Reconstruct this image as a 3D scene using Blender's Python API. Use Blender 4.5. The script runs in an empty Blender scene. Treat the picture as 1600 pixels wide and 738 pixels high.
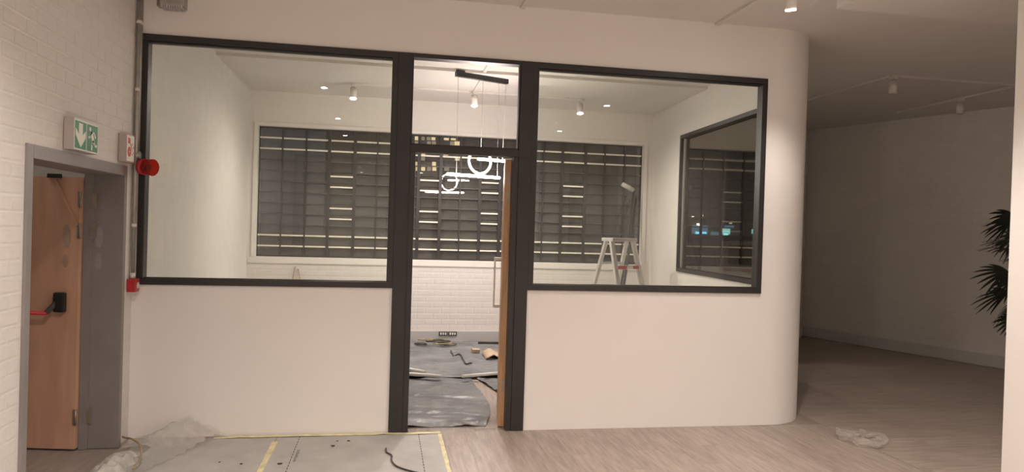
import bpy, bmesh, math, random
from mathutils import Vector, Matrix, noise

random.seed(7)
SC = bpy.context.scene
COL = SC.collection
V = Vector

# ------------------------------------------------------------------ camera
F_PX = 1110.0
TH, PITCH, ROLL = math.radians(10.2), math.atan(10.4 / 1110.0), math.radians(1.73)
CAM = V((1.855, -5.76, 1.664))
_r0 = V((math.cos(TH), -math.sin(TH), 0)); _f0 = V((math.sin(TH), math.cos(TH), 0)); _u0 = V((0, 0, 1))
FWD = _f0 * math.cos(PITCH) - _u0 * math.sin(PITCH)
_up = _u0 * math.cos(PITCH) + _f0 * math.sin(PITCH)
RGT = _r0 * math.cos(ROLL) + _up * math.sin(ROLL)
UPV = _up * math.cos(ROLL) - _r0 * math.sin(ROLL)
cd = bpy.data.cameras.new('camera'); cam = bpy.data.objects.new('camera', cd); COL.objects.link(cam)
cd.sensor_fit = 'HORIZONTAL'; cd.sensor_width = 36.0; cd.lens = 36.0 * F_PX / 1600.0
cd.clip_start = 0.05; cd.clip_end = 400
m = Matrix((RGT, UPV, -FWD)).transposed().to_4x4(); m.translation = CAM
cam.matrix_world = m
SC.camera = cam

# ------------------------------------------------------------------ world, exposure
w = bpy.data.worlds.new('night'); SC.world = w; w.use_nodes = True
w.node_tree.nodes['Background'].inputs[0].default_value = (0.010, 0.012, 0.018, 1)
w.node_tree.nodes['Background'].inputs[1].default_value = 1.0
SC.view_settings.view_transform = 'Standard'; SC.view_settings.look = 'None'
SC.view_settings.gamma = 1.0; SC.view_settings.use_curve_mapping = False
SC.view_settings.exposure = 1.45
FRONT_LAMP_W, ROOM_LAMP_W = 100.0, 105.0
WARM = (1.0, 0.89, 0.82)


def hit(px, py, ax, v):
    """point of a plane (axis ax at value v) seen at a photo pixel"""
    d = RGT * ((px - 800) / F_PX) + UPV * ((369 - py) / F_PX) + FWD
    return CAM + d * ((v - CAM[ax]) / d[ax])


def hit_plane(px, py, p, n):
    d = RGT * ((px - 800) / F_PX) + UPV * ((369 - py) / F_PX) + FWD
    return CAM + d * ((p - CAM).dot(n) / d.dot(n))


# ------------------------------------------------------------------ materials
def nodes_of(name):
    mt = bpy.data.materials.new(name); mt.use_nodes = True
    nt = mt.node_tree
    return mt, nt, nt.nodes['Principled BSDF']


def paint(name, col, rough=0.6, var=0.06, scale=3.0, bump=0.0, bscale=60.0, metal=0.0, stretch=None, rnd=0.0, spec=0.5):
    mt, nt, b = nodes_of(name)
    N, L = nt.nodes, nt.links
    b.inputs['Roughness'].default_value = rough; b.inputs['Metallic'].default_value = metal
    b.inputs['Specular IOR Level'].default_value = spec
    tc = N.new('ShaderNodeTexCoord'); mp = N.new('ShaderNodeMapping')
    L.new(tc.outputs['Object'], mp.inputs[0])
    if stretch: mp.inputs['Scale'].default_value = stretch
    nz = N.new('ShaderNodeTexNoise'); nz.inputs['Scale'].default_value = scale; nz.inputs['Detail'].default_value = 5
    L.new(mp.outputs[0], nz.inputs['Vector'])
    rp = N.new('ShaderNodeValToRGB')
    rp.color_ramp.elements[0].position = 0.3; rp.color_ramp.elements[1].position = 0.7
    rp.color_ramp.elements[0].color = (*[max(0, c * (1 - var)) for c in col], 1)
    rp.color_ramp.elements[1].color = (*[min(1, c * (1 + var)) for c in col], 1)
    L.new(nz.outputs['Fac'], rp.inputs[0])
    out = rp.outputs[0]
    if rnd:
        oi = N.new('ShaderNodeObjectInfo'); mr = N.new('ShaderNodeMapRange')
        mr.inputs['To Min'].default_value = 1 - rnd; mr.inputs['To Max'].default_value = 1 + rnd
        L.new(oi.outputs['Random'], mr.inputs[0])
        vm = N.new('ShaderNodeVectorMath'); vm.operation = 'SCALE'
        L.new(out, vm.inputs[0]); L.new(mr.outputs[0], vm.inputs['Scale'])
        add = N.new('ShaderNodeVectorMath'); add.operation = 'ADD'
        cb = N.new('ShaderNodeVectorMath'); cb.operation = 'SCALE'; cb.inputs[0].default_value = (91, 37, 53)
        L.new(oi.outputs['Random'], cb.inputs['Scale']); L.new(mp.outputs[0], add.inputs[0]); L.new(cb.outputs[0], add.inputs[1])
        L.new(add.outputs[0], nz.inputs['Vector'])
        out = vm.outputs[0]
    L.new(out, b.inputs['Base Color'])
    if bump:
        n2 = N.new('ShaderNodeTexNoise'); n2.inputs['Scale'].default_value = bscale; n2.inputs['Detail'].default_value = 4
        L.new(tc.outputs['Object'], n2.inputs['Vector'])
        bp = N.new('ShaderNodeBump'); bp.inputs['Strength'].default_value = bump; bp.inputs['Distance'].default_value = 0.01
        L.new(n2.outputs['Fac'], bp.inputs['Height']); L.new(bp.outputs[0], b.inputs['Normal'])
    return mt


def glow(name, col, s):
    mt, nt, b = nodes_of(name)
    b.inputs['Base Color'].default_value = (*col, 1)
    b.inputs['Emission Color'].default_value = (*col, 1); b.inputs['Emission Strength'].default_value = s
    return mt


def glass(name, tint, dirt=0.0, dirtcol=(0.6, 0.58, 0.52), ior=1.62, rough=0.0):
    mt = bpy.data.materials.new(name); mt.use_nodes = True
    nt = mt.node_tree; N, L = nt.nodes, nt.links
    N.remove(N['Principled BSDF']); out = N['Material Output']
    tr = N.new('ShaderNodeBsdfTransparent'); tr.inputs[0].default_value = (*tint, 1)
    gl = N.new('ShaderNodeBsdfGlossy'); gl.inputs['Roughness'].default_value = rough
    fr = N.new('ShaderNodeFresnel'); fr.inputs[0].default_value = ior
    geo = N.new('ShaderNodeNewGeometry')          # reflect at the outer face only: a thin pane does not trap light
    inv = N.new('ShaderNodeMath'); inv.operation = 'SUBTRACT'; inv.inputs[0].default_value = 1.0; L.new(geo.outputs['Backfacing'], inv.inputs[1])
    mul = N.new('ShaderNodeMath'); mul.operation = 'MULTIPLY'; L.new(fr.outputs[0], mul.inputs[0]); L.new(inv.outputs[0], mul.inputs[1])
    mx = N.new('ShaderNodeMixShader'); L.new(mul.outputs[0], mx.inputs[0]); L.new(tr.outputs[0], mx.inputs[1]); L.new(gl.outputs[0], mx.inputs[2])
    res = mx.outputs[0]
    if dirt:
        df = N.new('ShaderNodeBsdfDiffuse'); df.inputs[0].default_value = (*dirtcol, 1)
        m2 = N.new('ShaderNodeMixShader')
        tc = N.new('ShaderNodeTexCoord'); nz = N.new('ShaderNodeTexNoise'); nz.inputs['Scale'].default_value = 2.0; nz.inputs['Detail'].default_value = 6
        L.new(tc.outputs['Object'], nz.inputs['Vector'])
        mr = N.new('ShaderNodeMapRange'); mr.inputs[1].default_value = 0.3; mr.inputs[2].default_value = 0.7
        mr.inputs[3].default_value = dirt * 0.6; mr.inputs[4].default_value = dirt * 1.4
        L.new(nz.outputs['Fac'], mr.inputs[0]); L.new(mr.outputs[0], m2.inputs[0])
        L.new(res, m2.inputs[1]); L.new(df.outputs[0], m2.inputs[2]); res = m2.outputs[0]
    L.new(res, out.inputs[0])
    return mt


M = dict(
    plaster=paint('white_plaster', (0.80, 0.765, 0.725), 0.62, 0.02, 1.2, 0.06, 30),
    brick=paint('painted_brick', (0.78, 0.745, 0.71), 0.62, 0.03, 4, 0.45, 38, rnd=0.012),
    mortar=paint('painted_mortar', (0.76, 0.725, 0.69), 0.7, 0.03, 6, 0.3, 60),
    ceiling=paint('ceiling_paint', (0.74, 0.705, 0.665), 0.75, 0.02, 1.5, 0.04, 30),
    black=paint('black_powder_coat', (0.022, 0.020, 0.019), 0.42, 0.15, 5, 0.04, 120),
    grey_frame=paint('grey_enamel', (0.235, 0.212, 0.205), 0.42, 0.08, 4, 0.05, 40),
    door_wood=paint('veneer_wood', (0.58, 0.345, 0.235), 0.5, 0.10, 3.5, 0.03, 80, stretch=(4, 4, 0.6)),
    oak=paint('oak_wood', (0.50, 0.29, 0.15), 0.5, 0.18, 8, 0.08, 60, stretch=(5, 5, 0.4)),
    plank_y=paint('vinyl_plank_y', (0.36, 0.295, 0.25), 0.40, 0.20, 7, 0.05, 90, stretch=(5, 0.55, 1), rnd=0.07),
    plank_x=paint('vinyl_plank_x', (0.36, 0.295, 0.25), 0.40, 0.20, 7, 0.05, 90, stretch=(0.55, 5, 1), rnd=0.07),
    floor=paint('vinyl_floor', (0.30, 0.245, 0.21), 0.5, 0.14, 6, 0.04, 90, stretch=(4, 0.6, 1)),
    skirting=paint('skirting_paint', (0.60, 0.585, 0.58), 0.45, 0.03, 3),
    trunking=paint('trunking_grey', (0.50, 0.49, 0.485), 0.5, 0.03, 3),
    white_metal=paint('white_metal', (0.74, 0.70, 0.66), 0.4, 0.03, 5),
    alu=paint('aluminium', (0.66, 0.65, 0.62), 0.38, 0.08, 12, 0.05, 60, metal=0.55),
    steel=paint('galvanised_steel', (0.42, 0.40, 0.37), 0.42, 0.14, 14, 0.05, 80, metal=0.6),
    hinge=paint('hinge_steel', (0.36, 0.30, 0.25), 0.4, 0.1, 20, metal=0.6),
    red=paint('red_plastic', (0.42, 0.022, 0.028), 0.35, 0.08, 8),
    red_bar=paint('red_bar', (0.55, 0.025, 0.04), 0.4, 0.06, 8),
    black_plastic=paint('black_plastic', (0.018, 0.018, 0.018), 0.4, 0.1, 8),
    green=paint('sign_green', (0.018, 0.19, 0.085), 0.45, 0.05, 4),
    sign_white=paint('sign_white', (0.74, 0.74, 0.66), 0.5, 0.03, 4),
    sign_body=paint('sign_silver', (0.46, 0.42, 0.40), 0.45, 0.05, 4),
    sign_red=paint('sign_red', (0.55, 0.07, 0.06), 0.5, 0.05, 4),
    filler=paint('grey_filler', (0.40, 0.285, 0.215), 0.7, 0.08, 12),
    filler_light=paint('grey_primer', (0.285, 0.27, 0.27), 0.7, 0.06, 12),
    mullion=paint('window_steel', (0.030, 0.028, 0.027), 0.5, 0.15, 8),
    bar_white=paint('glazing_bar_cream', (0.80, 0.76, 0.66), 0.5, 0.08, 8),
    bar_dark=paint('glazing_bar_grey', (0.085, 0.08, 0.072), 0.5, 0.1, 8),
    board=paint('protection_board', (0.46, 0.445, 0.42), 0.6, 0.09, 5, 0.15, 25),
    tape=paint('masking_tape', (0.74, 0.67, 0.40), 0.6, 0.18, 14, 0.1, 40),
    print=paint('black_print', (0.05, 0.05, 0.05), 0.7),
    dustsheet=paint('grey_dust_sheet', (0.165, 0.167, 0.172), 0.36, 0.28, 3.0, 0.7, 16),
    crumple=paint('grey_crumpled_sheet', (0.50, 0.475, 0.44), 0.5, 0.2, 14, 0.4, 30),
    batten=paint('white_batten', (0.74, 0.71, 0.66), 0.5, 0.05, 8),
    cable=paint('dark_cable', (0.055, 0.045, 0.04), 0.5, 0.2, 10),
    cable_tan=paint('tan_cable', (0.36, 0.29, 0.17), 0.55, 0.2, 10),
    cable_green=paint('olive_cable', (0.11, 0.105, 0.06), 0.55, 0.2, 10),
    card=paint('cardboard', (0.42, 0.31, 0.22), 0.75, 0.1, 9),
    leaf=paint('palm_leaf', (0.018, 0.026, 0.014), 0.45, 0.25, 5, rnd=0.2),
    stem=paint('palm_stem', (0.07, 0.055, 0.035), 0.8, 0.2, 12),
    pot=paint('dark_pot', (0.06, 0.055, 0.05), 0.45, 0.1, 6),
    soil=paint('soil', (0.05, 0.035, 0.025), 0.9, 0.3, 30, 0.6, 60),
    glass=glass('clear_glass', (0.935, 0.952, 0.918), 0.0),
    glass_clear=glass('transom_glass', (0.985, 0.985, 0.98), 0.0),
    side_glass=glass('side_glass', (0.90, 0.905, 0.86), 0.0),
    pane=glass('dusty_pane', (0.80, 0.79, 0.76), 0.075, (0.55, 0.52, 0.48)),
    pane_dark=glass('dusty_casement_pane', (0.72, 0.71, 0.68), 0.10, (0.50, 0.48, 0.45)),
    film=glass('plastic_film', (0.93, 0.92, 0.90), 0.26, (0.82, 0.80, 0.76), 2.0, 0.10),
    bag=glass('plastic_bag_film', (0.95, 0.94, 0.92), 0.16, (0.80, 0.76, 0.72), 1.7, 0.14),
    lens=glass('red_lens', (0.75, 0.09, 0.05), 0.25, (0.60, 0.06, 0.03), 1.45, 0.05),
    lamp=glow('lamp_glow', (1.0, 0.93, 0.85), 45.0),
    led=glow('led_glow', (1.0, 0.89, 0.82), 48.0),
    off=paint('lamp_off', (0.5, 0.48, 0.45), 0.4),
    asphalt=paint('asphalt', (0.05, 0.05, 0.052), 0.8, 0.2, 3),
    far_wall=paint('far_facade', (0.10, 0.095, 0.085), 0.8, 0.2, 0.4),
    win_lit=glow('lit_window', (1.0, 0.80, 0.48), 0.5),
    win_dim=glow('dim_window', (0.9, 0.78, 0.55), 0.14),
    teal=glow('shop_light', (0.30, 0.75, 0.85), 0.8),
    blue=glow('shop_light_blue', (0.25, 0.50, 0.85), 0.25),
    street=glow('street_light', (1.0, 0.93, 0.8), 3.0),
)


# ------------------------------------------------------------------ builders
def mesh_obj(name, bm, mat, parent=None, smooth=False):
    me = bpy.data.meshes.new(name); bm.normal_update(); bm.to_mesh(me); bm.free()
    if smooth:
        for p in me.polygons: p.use_smooth = True
    me.materials.append(M[mat] if isinstance(mat, str) else mat)
    o = bpy.data.objects.new(name, me); COL.objects.link(o)
    if parent is not None: o.parent = parent
    return o


def B(bm, x0, x1, y0, y1, z0, z1, bev=0.0, mtx=None):
    g = bmesh.ops.create_cube(bm, size=1.0)
    vs = g['verts']
    for v in vs:
        v.co = V(((x0 + x1) / 2 + v.co.x * (x1 - x0), (y0 + y1) / 2 + v.co.y * (y1 - y0), (z0 + z1) / 2 + v.co.z * (z1 - z0)))
    if bev:
        es = list({e for v in vs for e in v.link_edges})
        r = bmesh.ops.bevel(bm, geom=es, offset=bev, segments=2, affect='EDGES', profile=0.6)
        vs = list({v for f in r['faces'] for v in f.verts} | {v for v in vs if v.is_valid})
    if mtx is not None: bmesh.ops.transform(bm, matrix=mtx, verts=vs)
    return bm


def box(name, x0, x1, y0, y1, z0, z1, mat, parent=None, bev=0.0, mtx=None):
    return mesh_obj(name, B(bmesh.new(), x0, x1, y0, y1, z0, z1, bev, mtx), mat, parent)


def boxes(name, lst, mat, parent=None, bev=0.0):
    bm = bmesh.new()
    for b in lst: B(bm, *b, bev)
    return mesh_obj(name, bm, mat, parent)


def bar_bm(bm, p, q, w, d=None, up=V((0, 0, 1)), bev=0.0):
    """rectangular bar from p to q; w across, d along the up side"""
    p, q = V(p), V(q); d = d or w
    z = (q - p); ln = z.length; z.normalize()
    x = z.cross(up)
    if x.length < 1e-4: x = z.cross(V((0, 1, 0)))
    x.normalize(); y = z.cross(x)
    mt = Matrix((x, y, z)).transposed().to_4x4(); mt.translation = (p + q) / 2
    return B(bm, -w / 2, w / 2, -d / 2, d / 2, -ln / 2, ln / 2, bev, mt)


def bar(name, p, q, w, mat, parent=None, d=None, up=V((0, 0, 1)), bev=0.0):
    return mesh_obj(name, bar_bm(bmesh.new(), p, q, w, d, up, bev), mat, parent)


def cyl_bm(bm, p, q, r0, r1=None, seg=20, bev=0.0):
    p, q = V(p), V(q); r1 = r0 if r1 is None else r1
    z = q - p; ln = z.length; z.normalize()
    mt = z.to_track_quat('Z', 'Y').to_matrix().to_4x4(); mt.translation = (p + q) / 2
    g = bmesh.ops.create_cone(bm, cap_ends=True, segments=seg, radius1=r0, radius2=r1, depth=ln)
    vs = g['verts']
    if bev:
        es = [e for e in {e for v in vs for e in v.link_edges} if any(len(f.verts) > 4 for f in e.link_faces)]
        r = bmesh.ops.bevel(bm, geom=es, offset=bev, segments=2, affect='EDGES')
        vs = list({v for f in r['faces'] for v in f.verts} | {v for v in vs if v.is_valid})
    bmesh.ops.transform(bm, matrix=mt, verts=vs)
    return bm


def cyl(name, p, q, r, mat, parent=None, r1=None, seg=20, bev=0.0):
    o = mesh_obj(name, cyl_bm(bmesh.new(), p, q, r, r1, seg, bev), mat, parent)
    for f in o.data.polygons: f.use_smooth = len(f.vertices) == 4
    return o


def tube(name, pts, r, mat, parent=None, seg=8, closed=False):
    bm = bmesh.new(); pts = [V(p) for p in pts]; n = len(pts); rings = []
    prev = None
    for i, p in enumerate(pts):
        a = pts[(i - 1) % n] if (closed or i) else pts[0]
        b = pts[(i + 1) % n] if (closed or i < n - 1) else pts[-1]
        t = (b - a).normalized()
        if prev is None:
            x = t.orthogonal().normalized()
        else:
            x = (prev - t * prev.dot(t)).normalized()
        prev = x; y = t.cross(x)
        rings.append([bm.verts.new(p + (x * math.cos(2 * math.pi * k / seg) + y * math.sin(2 * math.pi * k / seg)) * r) for k in range(seg)])
    last = n if closed else n - 1
    for i in range(last):
        A, Bq = rings[i], rings[(i + 1) % n]
        for k in range(seg): bm.faces.new((A[k], A[(k + 1) % seg], Bq[(k + 1) % seg], Bq[k]))
    if not closed:
        bm.faces.new(rings[0][::-1]); bm.faces.new(rings[-1])
    bmesh.ops.recalc_face_normals(bm, faces=bm.faces)
    return mesh_obj(name, bm, mat, parent, True)


def spline(ctrl, n=8):
    c = [V(p) for p in ctrl]; out = []
    for i in range(len(c) - 1):
        p0, p1, p2, p3 = c[max(i - 1, 0)], c[i], c[i + 1], c[min(i + 2, len(c) - 1)]
        for k in range(n):
            t = k / n
            out.append(0.5 * ((2 * p1) + (p2 - p0) * t + (2 * p0 - 5 * p1 + 4 * p2 - p3) * t * t + (3 * p1 - p0 - 3 * p2 + p3) * t ** 3))
    out.append(c[-1]); return out


def plan(name, poly, z0, z1, mat, parent=None, smooth=False):
    """vertical prism over a plan polygon"""
    bm = bmesh.new()
    a = [bm.verts.new((x, y, z0)) for x, y in poly]; b = [bm.verts.new((x, y, z1)) for x, y in poly]
    bm.faces.new(a[::-1]); bm.faces.new(b)
    n = len(poly)
    for i in range(n): bm.faces.new((a[i], a[(i + 1) % n], b[(i + 1) % n], b[i]))
    bmesh.ops.recalc_face_normals(bm, faces=bm.faces)
    return mesh_obj(name, bm, mat, parent, smooth)


def flat_shape(name, poly, mtx, th, mat, parent):
    """thin plate with the outline poly (local x, z), thickness th towards local -y"""
    bm = bmesh.new()
    a = [bm.verts.new(mtx @ V((x, 0, z))) for x, z in poly]; b = [bm.verts.new(mtx @ V((x, -th, z))) for x, z in poly]
    bm.faces.new(a); bm.faces.new(b[::-1]); n = len(poly)
    for i in range(n): bm.faces.new((a[i], a[(i + 1) % n], b[(i + 1) % n], b[i]))
    bmesh.ops.recalc_face_normals(bm, faces=bm.faces)
    return mesh_obj(name, bm, mat, parent)


def empty(name, loc=(0, 0, 0)):
    o = bpy.data.objects.new(name, None); COL.objects.link(o); o.location = loc; o.empty_display_size = 0.1
    bpy.context.view_layer.update(); return o


def adopt(o, root):
    """parent o to root and keep its place"""
    o.parent = root; o.matrix_parent_inverse = root.matrix_world.inverted(); return o


def thing(name, label, cat, loc=(0, 0, 0), group=None):
    return tag(empty(name, loc), label, cat, group)


def tag(o, label, cat, group=None):
    o['label'] = label; o['category'] = cat
    if group: o['group'] = group
    return o


def struct(o, label=None, cat=None):
    o['kind'] = 'structure'
    if label: o['label'] = label
    if cat: o['category'] = cat
    return o


def circle(cx, cz, r, n=24, a0=0, a1=2 * math.pi):
    return [(cx + r * math.cos(a0 + (a1 - a0) * k / n), cz + r * math.sin(a0 + (a1 - a0) * k / n)) for k in range(n)]


# ================================================================== SETTING
H = 3.5; YB = 4.49; TW = 0.12; XS = 5.74; RC = 0.50
# floor: base slab and planks
floor = struct(box('floor', -2.4, 12.4, -9.3, 5.6, -0.12, -0.003, 'floor'), 'grey brown wood plank floor running through both rooms', 'floor')
_pm = {}


def plank(x0, x1, y0, y1, mat):
    key = (round(x1 - x0, 3), round(y1 - y0, 3), mat)
    if key not in _pm:
        o = box('plank', -(x1 - x0) / 2, (x1 - x0) / 2, -(y1 - y0) / 2, (y1 - y0) / 2, -0.0025, 0.0, mat, floor, 0.0005)
        _pm[key] = o.data
    else:
        o = bpy.data.objects.new('plank', _pm[key]); COL.objects.link(o); o.parent = floor
    o.location = ((x0 + x1) / 2, (y0 + y1) / 2, 0)


G = 0.0003
PW, PL = 0.18, 1.22
i = 0; x = 0.02
while x < 5.70:                       # planks along y in front of the partition
    off = (i * 0.43) % PL; y = -2.3 + off - PL
    while y < -0.003:
        a, b = max(y, -1.9), min(y + PL, -0.003)
        if b - a > 0.08: plank(x + G, min(x + PW, 5.745) - G, a + G, b - G, 'plank_y')
        y += PL
    i += 1; x += PW
i = 0; x = 2.09
while x < 3.35:                       # through the doorway
    off = (i * 0.43) % PL; y = -0.003 + off - PL
    while y < 2.4:
        a, b = max(y, -0.003), min(y + PL, 2.4)
        if b - a > 0.08: plank(x + G, min(x + PW, 3.36) - G, a + G, b - G, 'plank_y')
        y += PL
    i += 1; x += PW
i = 0; y = -1.9
while y < 5.4:                        # planks along x in the dim bay
    off = (i * 0.43) % PL; x = 5.76 + off - PL
    xe = 10.93 - 0.3875 * (y + 0.16)
    while x < min(xe, 10.6):
        a, b = max(x, 5.76), min(x + PL, xe, 10.6)
        if b - a > 0.1: plank(a + G, b - G, y + G, y + PW - G, 'plank_x')
        x += PL
    i += 1; y += PW

# ceilings
ceil = struct(box('ceiling', -2.4, 12.4, -9.3, 5.6, H, H + 0.12, 'ceiling'), 'painted flat ceiling above both rooms', 'ceiling')
box('ceiling_step', 0.0, 5.8, 2.45, YB, H - 0.035, H, 'ceiling', ceil)
box('bulkhead', 5.16, 12.3, -9.2, -0.9, H - 0.10, H, 'ceiling', ceil)

# left brick wall (exit door opening y -1.65..-0.19, z ..2.04)
wl = struct(boxes('wall_left', [(-0.25, -0.004, -9.2, -1.65, 0, H), (-0.25, -0.004, -0.19, 0.0, 0, H), (-0.25, -0.004, -1.65, -0.19, 2.04, H),
                                (-0.25, 0.0, 0.0, YB + 0.3, 0, H)], 'mortar'), 'white painted brick wall with the exit door', 'wall')
bmB = bmesh.new()
f0 = [bmB.verts.new(v) for v in ((-.5, 0, -.5), (.5, 0, -.5), (.5, 0, .5), (-.5, 0, .5))]
f1 = [bmB.verts.new(v) for v in ((-.5, -.45, -.5), (.5, -.45, -.5), (.5, -.45, .5), (-.5, -.45, .5))]
f2 = [bmB.verts.new(v) for v in ((-.455, -1, -.36), (.455, -1, -.36), (.455, -1, .36), (-.455, -1, .36))]
bmB.faces.new(f2)
for A_, B_ in ((f0, f1), (f1, f2)):
    for k in range(4): bmB.faces.new((A_[k], A_[(k + 1) % 4], B_[(k + 1) % 4], B_[k]))
bmesh.ops.recalc_face_normals(bmB, faces=bmB.faces)
brick_me = bpy.data.meshes.new('brick'); bmB.to_mesh(brick_me); bmB.free(); brick_me.materials.append(M['brick'])


def brickwork(parent, org, u, u0, u1, z0, z1, holes=(), limit=300, depth=0.0018, key=None):
    """running bond of single bricks on the plane through org along u; the wall face looks along -(z x u)"""
    u = V(u).normalized(); yv = V((0, 0, 1)).cross(u); org = V(org)
    bw, bh, j = 0.222, 0.073, 0.011
    cells = []
    row = 0; z = z0
    while z < z1 - 0.02:
        h = min(bh, z1 - z)
        x = u0 - (row % 2) * (bw + j) / 2
        while x < u1:
            segs = [(max(x, u0), min(x + bw, u1))]
            for (ha, hb, za, zb) in holes:
                if z + h > za and z < zb:
                    ns = []
                    for a, b in segs:
                        if b <= ha or a >= hb: ns.append((a, b)); continue
                        if a < ha: ns.append((a, ha))
                        if b > hb: ns.append((hb, b))
                    segs = ns
            for a, b in segs:
                if b - a > 0.03: cells.append(((a + b) / 2, z + h / 2, b - a, h))
            x += bw + j
        z += bh + j; row += 1
    if key: cells.sort(key=key)
    rest = []
    for n, (cu, cz, ww, hh) in enumerate(cells):
        d = depth * random.uniform(0.72, 1.15)
        mt = Matrix((u, yv, V((0, 0, 1)))).transposed().to_4x4(); mt.translation = org + u * cu + V((0, 0, cz))
        mt = mt @ Matrix.Rotation(random.uniform(-0.006, 0.006), 4, 'Y') @ Matrix.Diagonal((ww, d, hh, 1))
        if n < limit:
            o = bpy.data.objects.new('brick', brick_me); COL.objects.link(o); o.parent = parent; o.matrix_basis = mt
        else: rest.append(mt)
    if rest:
        bm = bmesh.new()
        for mt in rest:
            k = len(bm.verts); bm.from_mesh(brick_me); bm.verts.ensure_lookup_table()
            bmesh.ops.transform(bm, matrix=mt, verts=bm.verts[k:])
        o = mesh_obj('bricks', bm, 'brick', parent); o['kind'] = 'stuff'


brickwork(wl, (-0.004, 0, 0), (0, 1, 0), -2.25, -0.004, 0.004, H, [(-1.655, -0.185, 0, 2.045)])

# partition wall with rounded end
WX0, PA, PB, WX1 = 0.03, 1.93, 3.03, 5.125
Z0, Z1 = 1.165, 3.05
wf = struct(boxes('wall_front', [(0.0, PA, 0, TW, 0, Z0), (PB, WX1, 0, TW, 0, Z0), (0.0, WX1, 0, TW, Z1, H), (0.0, WX0, 0, TW, Z0, Z1)], 'plaster'),
            'white plastered partition with a rounded end', 'wall')
arc = [(XS - RC + RC * math.sin(a), RC - RC * math.cos(a)) for a in [math.pi / 2 * k / 24 for k in range(25)]]
RI = RC - TW
arci = [(XS - RC + RI * math.sin(a), RC - RI * math.cos(a)) for a in [math.pi / 2 * k / 24 for k in range(25)]]
o = plan('rounded_end', [(WX1, 0)] + arc + arci[::-1] + [(WX1, TW)], 0, H, 'plaster', wf)
for f in o.data.polygons: f.use_smooth = abs(f.normal.z) < 0.5
md = o.modifiers.new('es', 'EDGE_SPLIT'); md.split_angle = math.radians(40)

# side wall of the glazed room (slightly skew), with a window
SY0, SY1 = RC, YB
sdir = V((5.83 - (XS - TW), YB - RC, 0)).normalized(); snrm = V((sdir.y, -sdir.x, 0))
SO = V((XS - TW, RC, 0))            # inner face line


def smat():
    mt = Matrix((sdir, -snrm, V((0, 0, 1)))).transposed().to_4x4()   # local x along the wall, local y into the room
    mt.translation = SO; return mt


SM = smat(); SL = 4.0
sfar = (hit_plane(1061.5, 310, SO, snrm) - SO).dot(sdir)
SW0, SW1, SZ0, SZ1 = 0.12, sfar, 1.165, 3.0
bm = bmesh.new()
for b in ((0, SL, -TW, 0, 0, SZ0), (0, SL, -TW, 0, SZ1, H), (0, SW0, -TW, 0, SZ0, SZ1), (SW1, SL, -TW, 0, SZ0, SZ1)): B(bm, *b)
bmesh.ops.transform(bm, matrix=SM, verts=bm.verts)
ws = struct(mesh_obj('wall_side', bm, 'plaster'), 'white side wall of the glazed room with a black framed window', 'wall')

# facade wall with two steel windows
BX0, BX1, BZ0, BZ1 = 0.115, 5.69, 1.185, 2.99
CX0, CX1 = 6.02, 8.05
wb = struct(boxes('wall_back', [(-0.25, BX0, YB, YB + 0.3, 0, H), (BX1, CX0, YB, YB + 0.3, 0, H), (CX1, 8.3, YB, YB + 0.3, 0, H),
                                (BX0, BX1, YB, YB + 0.3, BZ1, H), (CX0, CX1, YB, YB + 0.3, BZ1, H),
                                (BX0, BX1, YB, YB + 0.3, 0, BZ0), (CX0, CX1, YB, YB + 0.3, 0, BZ0)], 'plaster'),
            'white outer wall with steel windows above painted brickwork', 'wall')
brickwork(wb, (0, YB, 0), (1, 0, 0), 0.02, 5.78, 0.175, 1.08)
boxes('plaster_band', [(0.03, 5.78, YB - 0.014, YB, 1.10, BZ0 - 0.002)], 'plaster', wb)
boxes('window_surround', [(BX0 - 0.055, BX0, YB - 0.02, YB, BZ0, BZ1 + 0.05), (BX1, BX1 + 0.055, YB - 0.02, YB, BZ0, BZ1 + 0.05),
                          (BX0, BX1, YB - 0.02, YB, BZ1, BZ1 + 0.05)], 'plaster', wb, 0.004)

# dim bay: far brick wall, return, end walls
FA, FB = V((8.90, 5.32, 0)), V((11.6, -1.75, 0))
fu = (FA - FB).normalized()                                      # z x u points away from the room
wfar = struct(bpy.data.objects.new('wall_far', None)); COL.objects.link(wfar)
wfar['label'] = 'dim white brick wall behind the palm'; wfar['category'] = 'wall'
fout = V((0, 0, 1)).cross(fu)
if fout.x < 0: fu = -fu; fout = -fout
flen = (FA - FB).length
p0 = FB if (FA - FB).dot(fu) > 0 else FA
mt = Matrix((fu, fout, V((0, 0, 1)))).transposed().to_4x4(); mt.translation = p0
box('wall_core', 0, flen, 0.007, 0.2, 0, H, 'mortar', wfar, 0, mt)
pc = (V((9.6, 3.6, 0)) - p0).dot(fu)
brickwork(wfar, p0 + fout * 0.007, fu, max(0.02, pc - 2.6), min(flen - 0.02, pc + 2.7), 0.175, H, key=lambda c: abs(c[0] - pc) + abs(c[1] - 1.2) * 1.2)
bfar = struct(box('baseboard_far', 0.02, flen - 0.02, -0.014, 0.0, 0, 0.165, 'skirting', None, 0.004, mt), 'pale grey skirting along the dim brick wall', 'skirting')
struct(plan('wall_return', [(8.301, YB + 0.02), (8.91, 5.26), (8.82, 5.42), (8.301, YB + 0.28)], 0, H, 'plaster'), 'short white return beside the outer window', 'wall')
struct(box('wall_right', XS + 0.01, XS + 0.21, -9.0, -1.89, 0, H - 0.1, 'plaster', None, 0.004), 'white wall end standing beside the dim bay', 'wall')
struct(box('wall_rear', -0.25, 12.3, -9.2, -9.0, 0, H, 'plaster'), 'white wall at the rear of the hall', 'wall')
struct(box('wall_bay_right', 11.6, 11.8, -9.0, -1.75, 0, H, 'plaster'), 'white wall closing the dim bay', 'wall')
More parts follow.
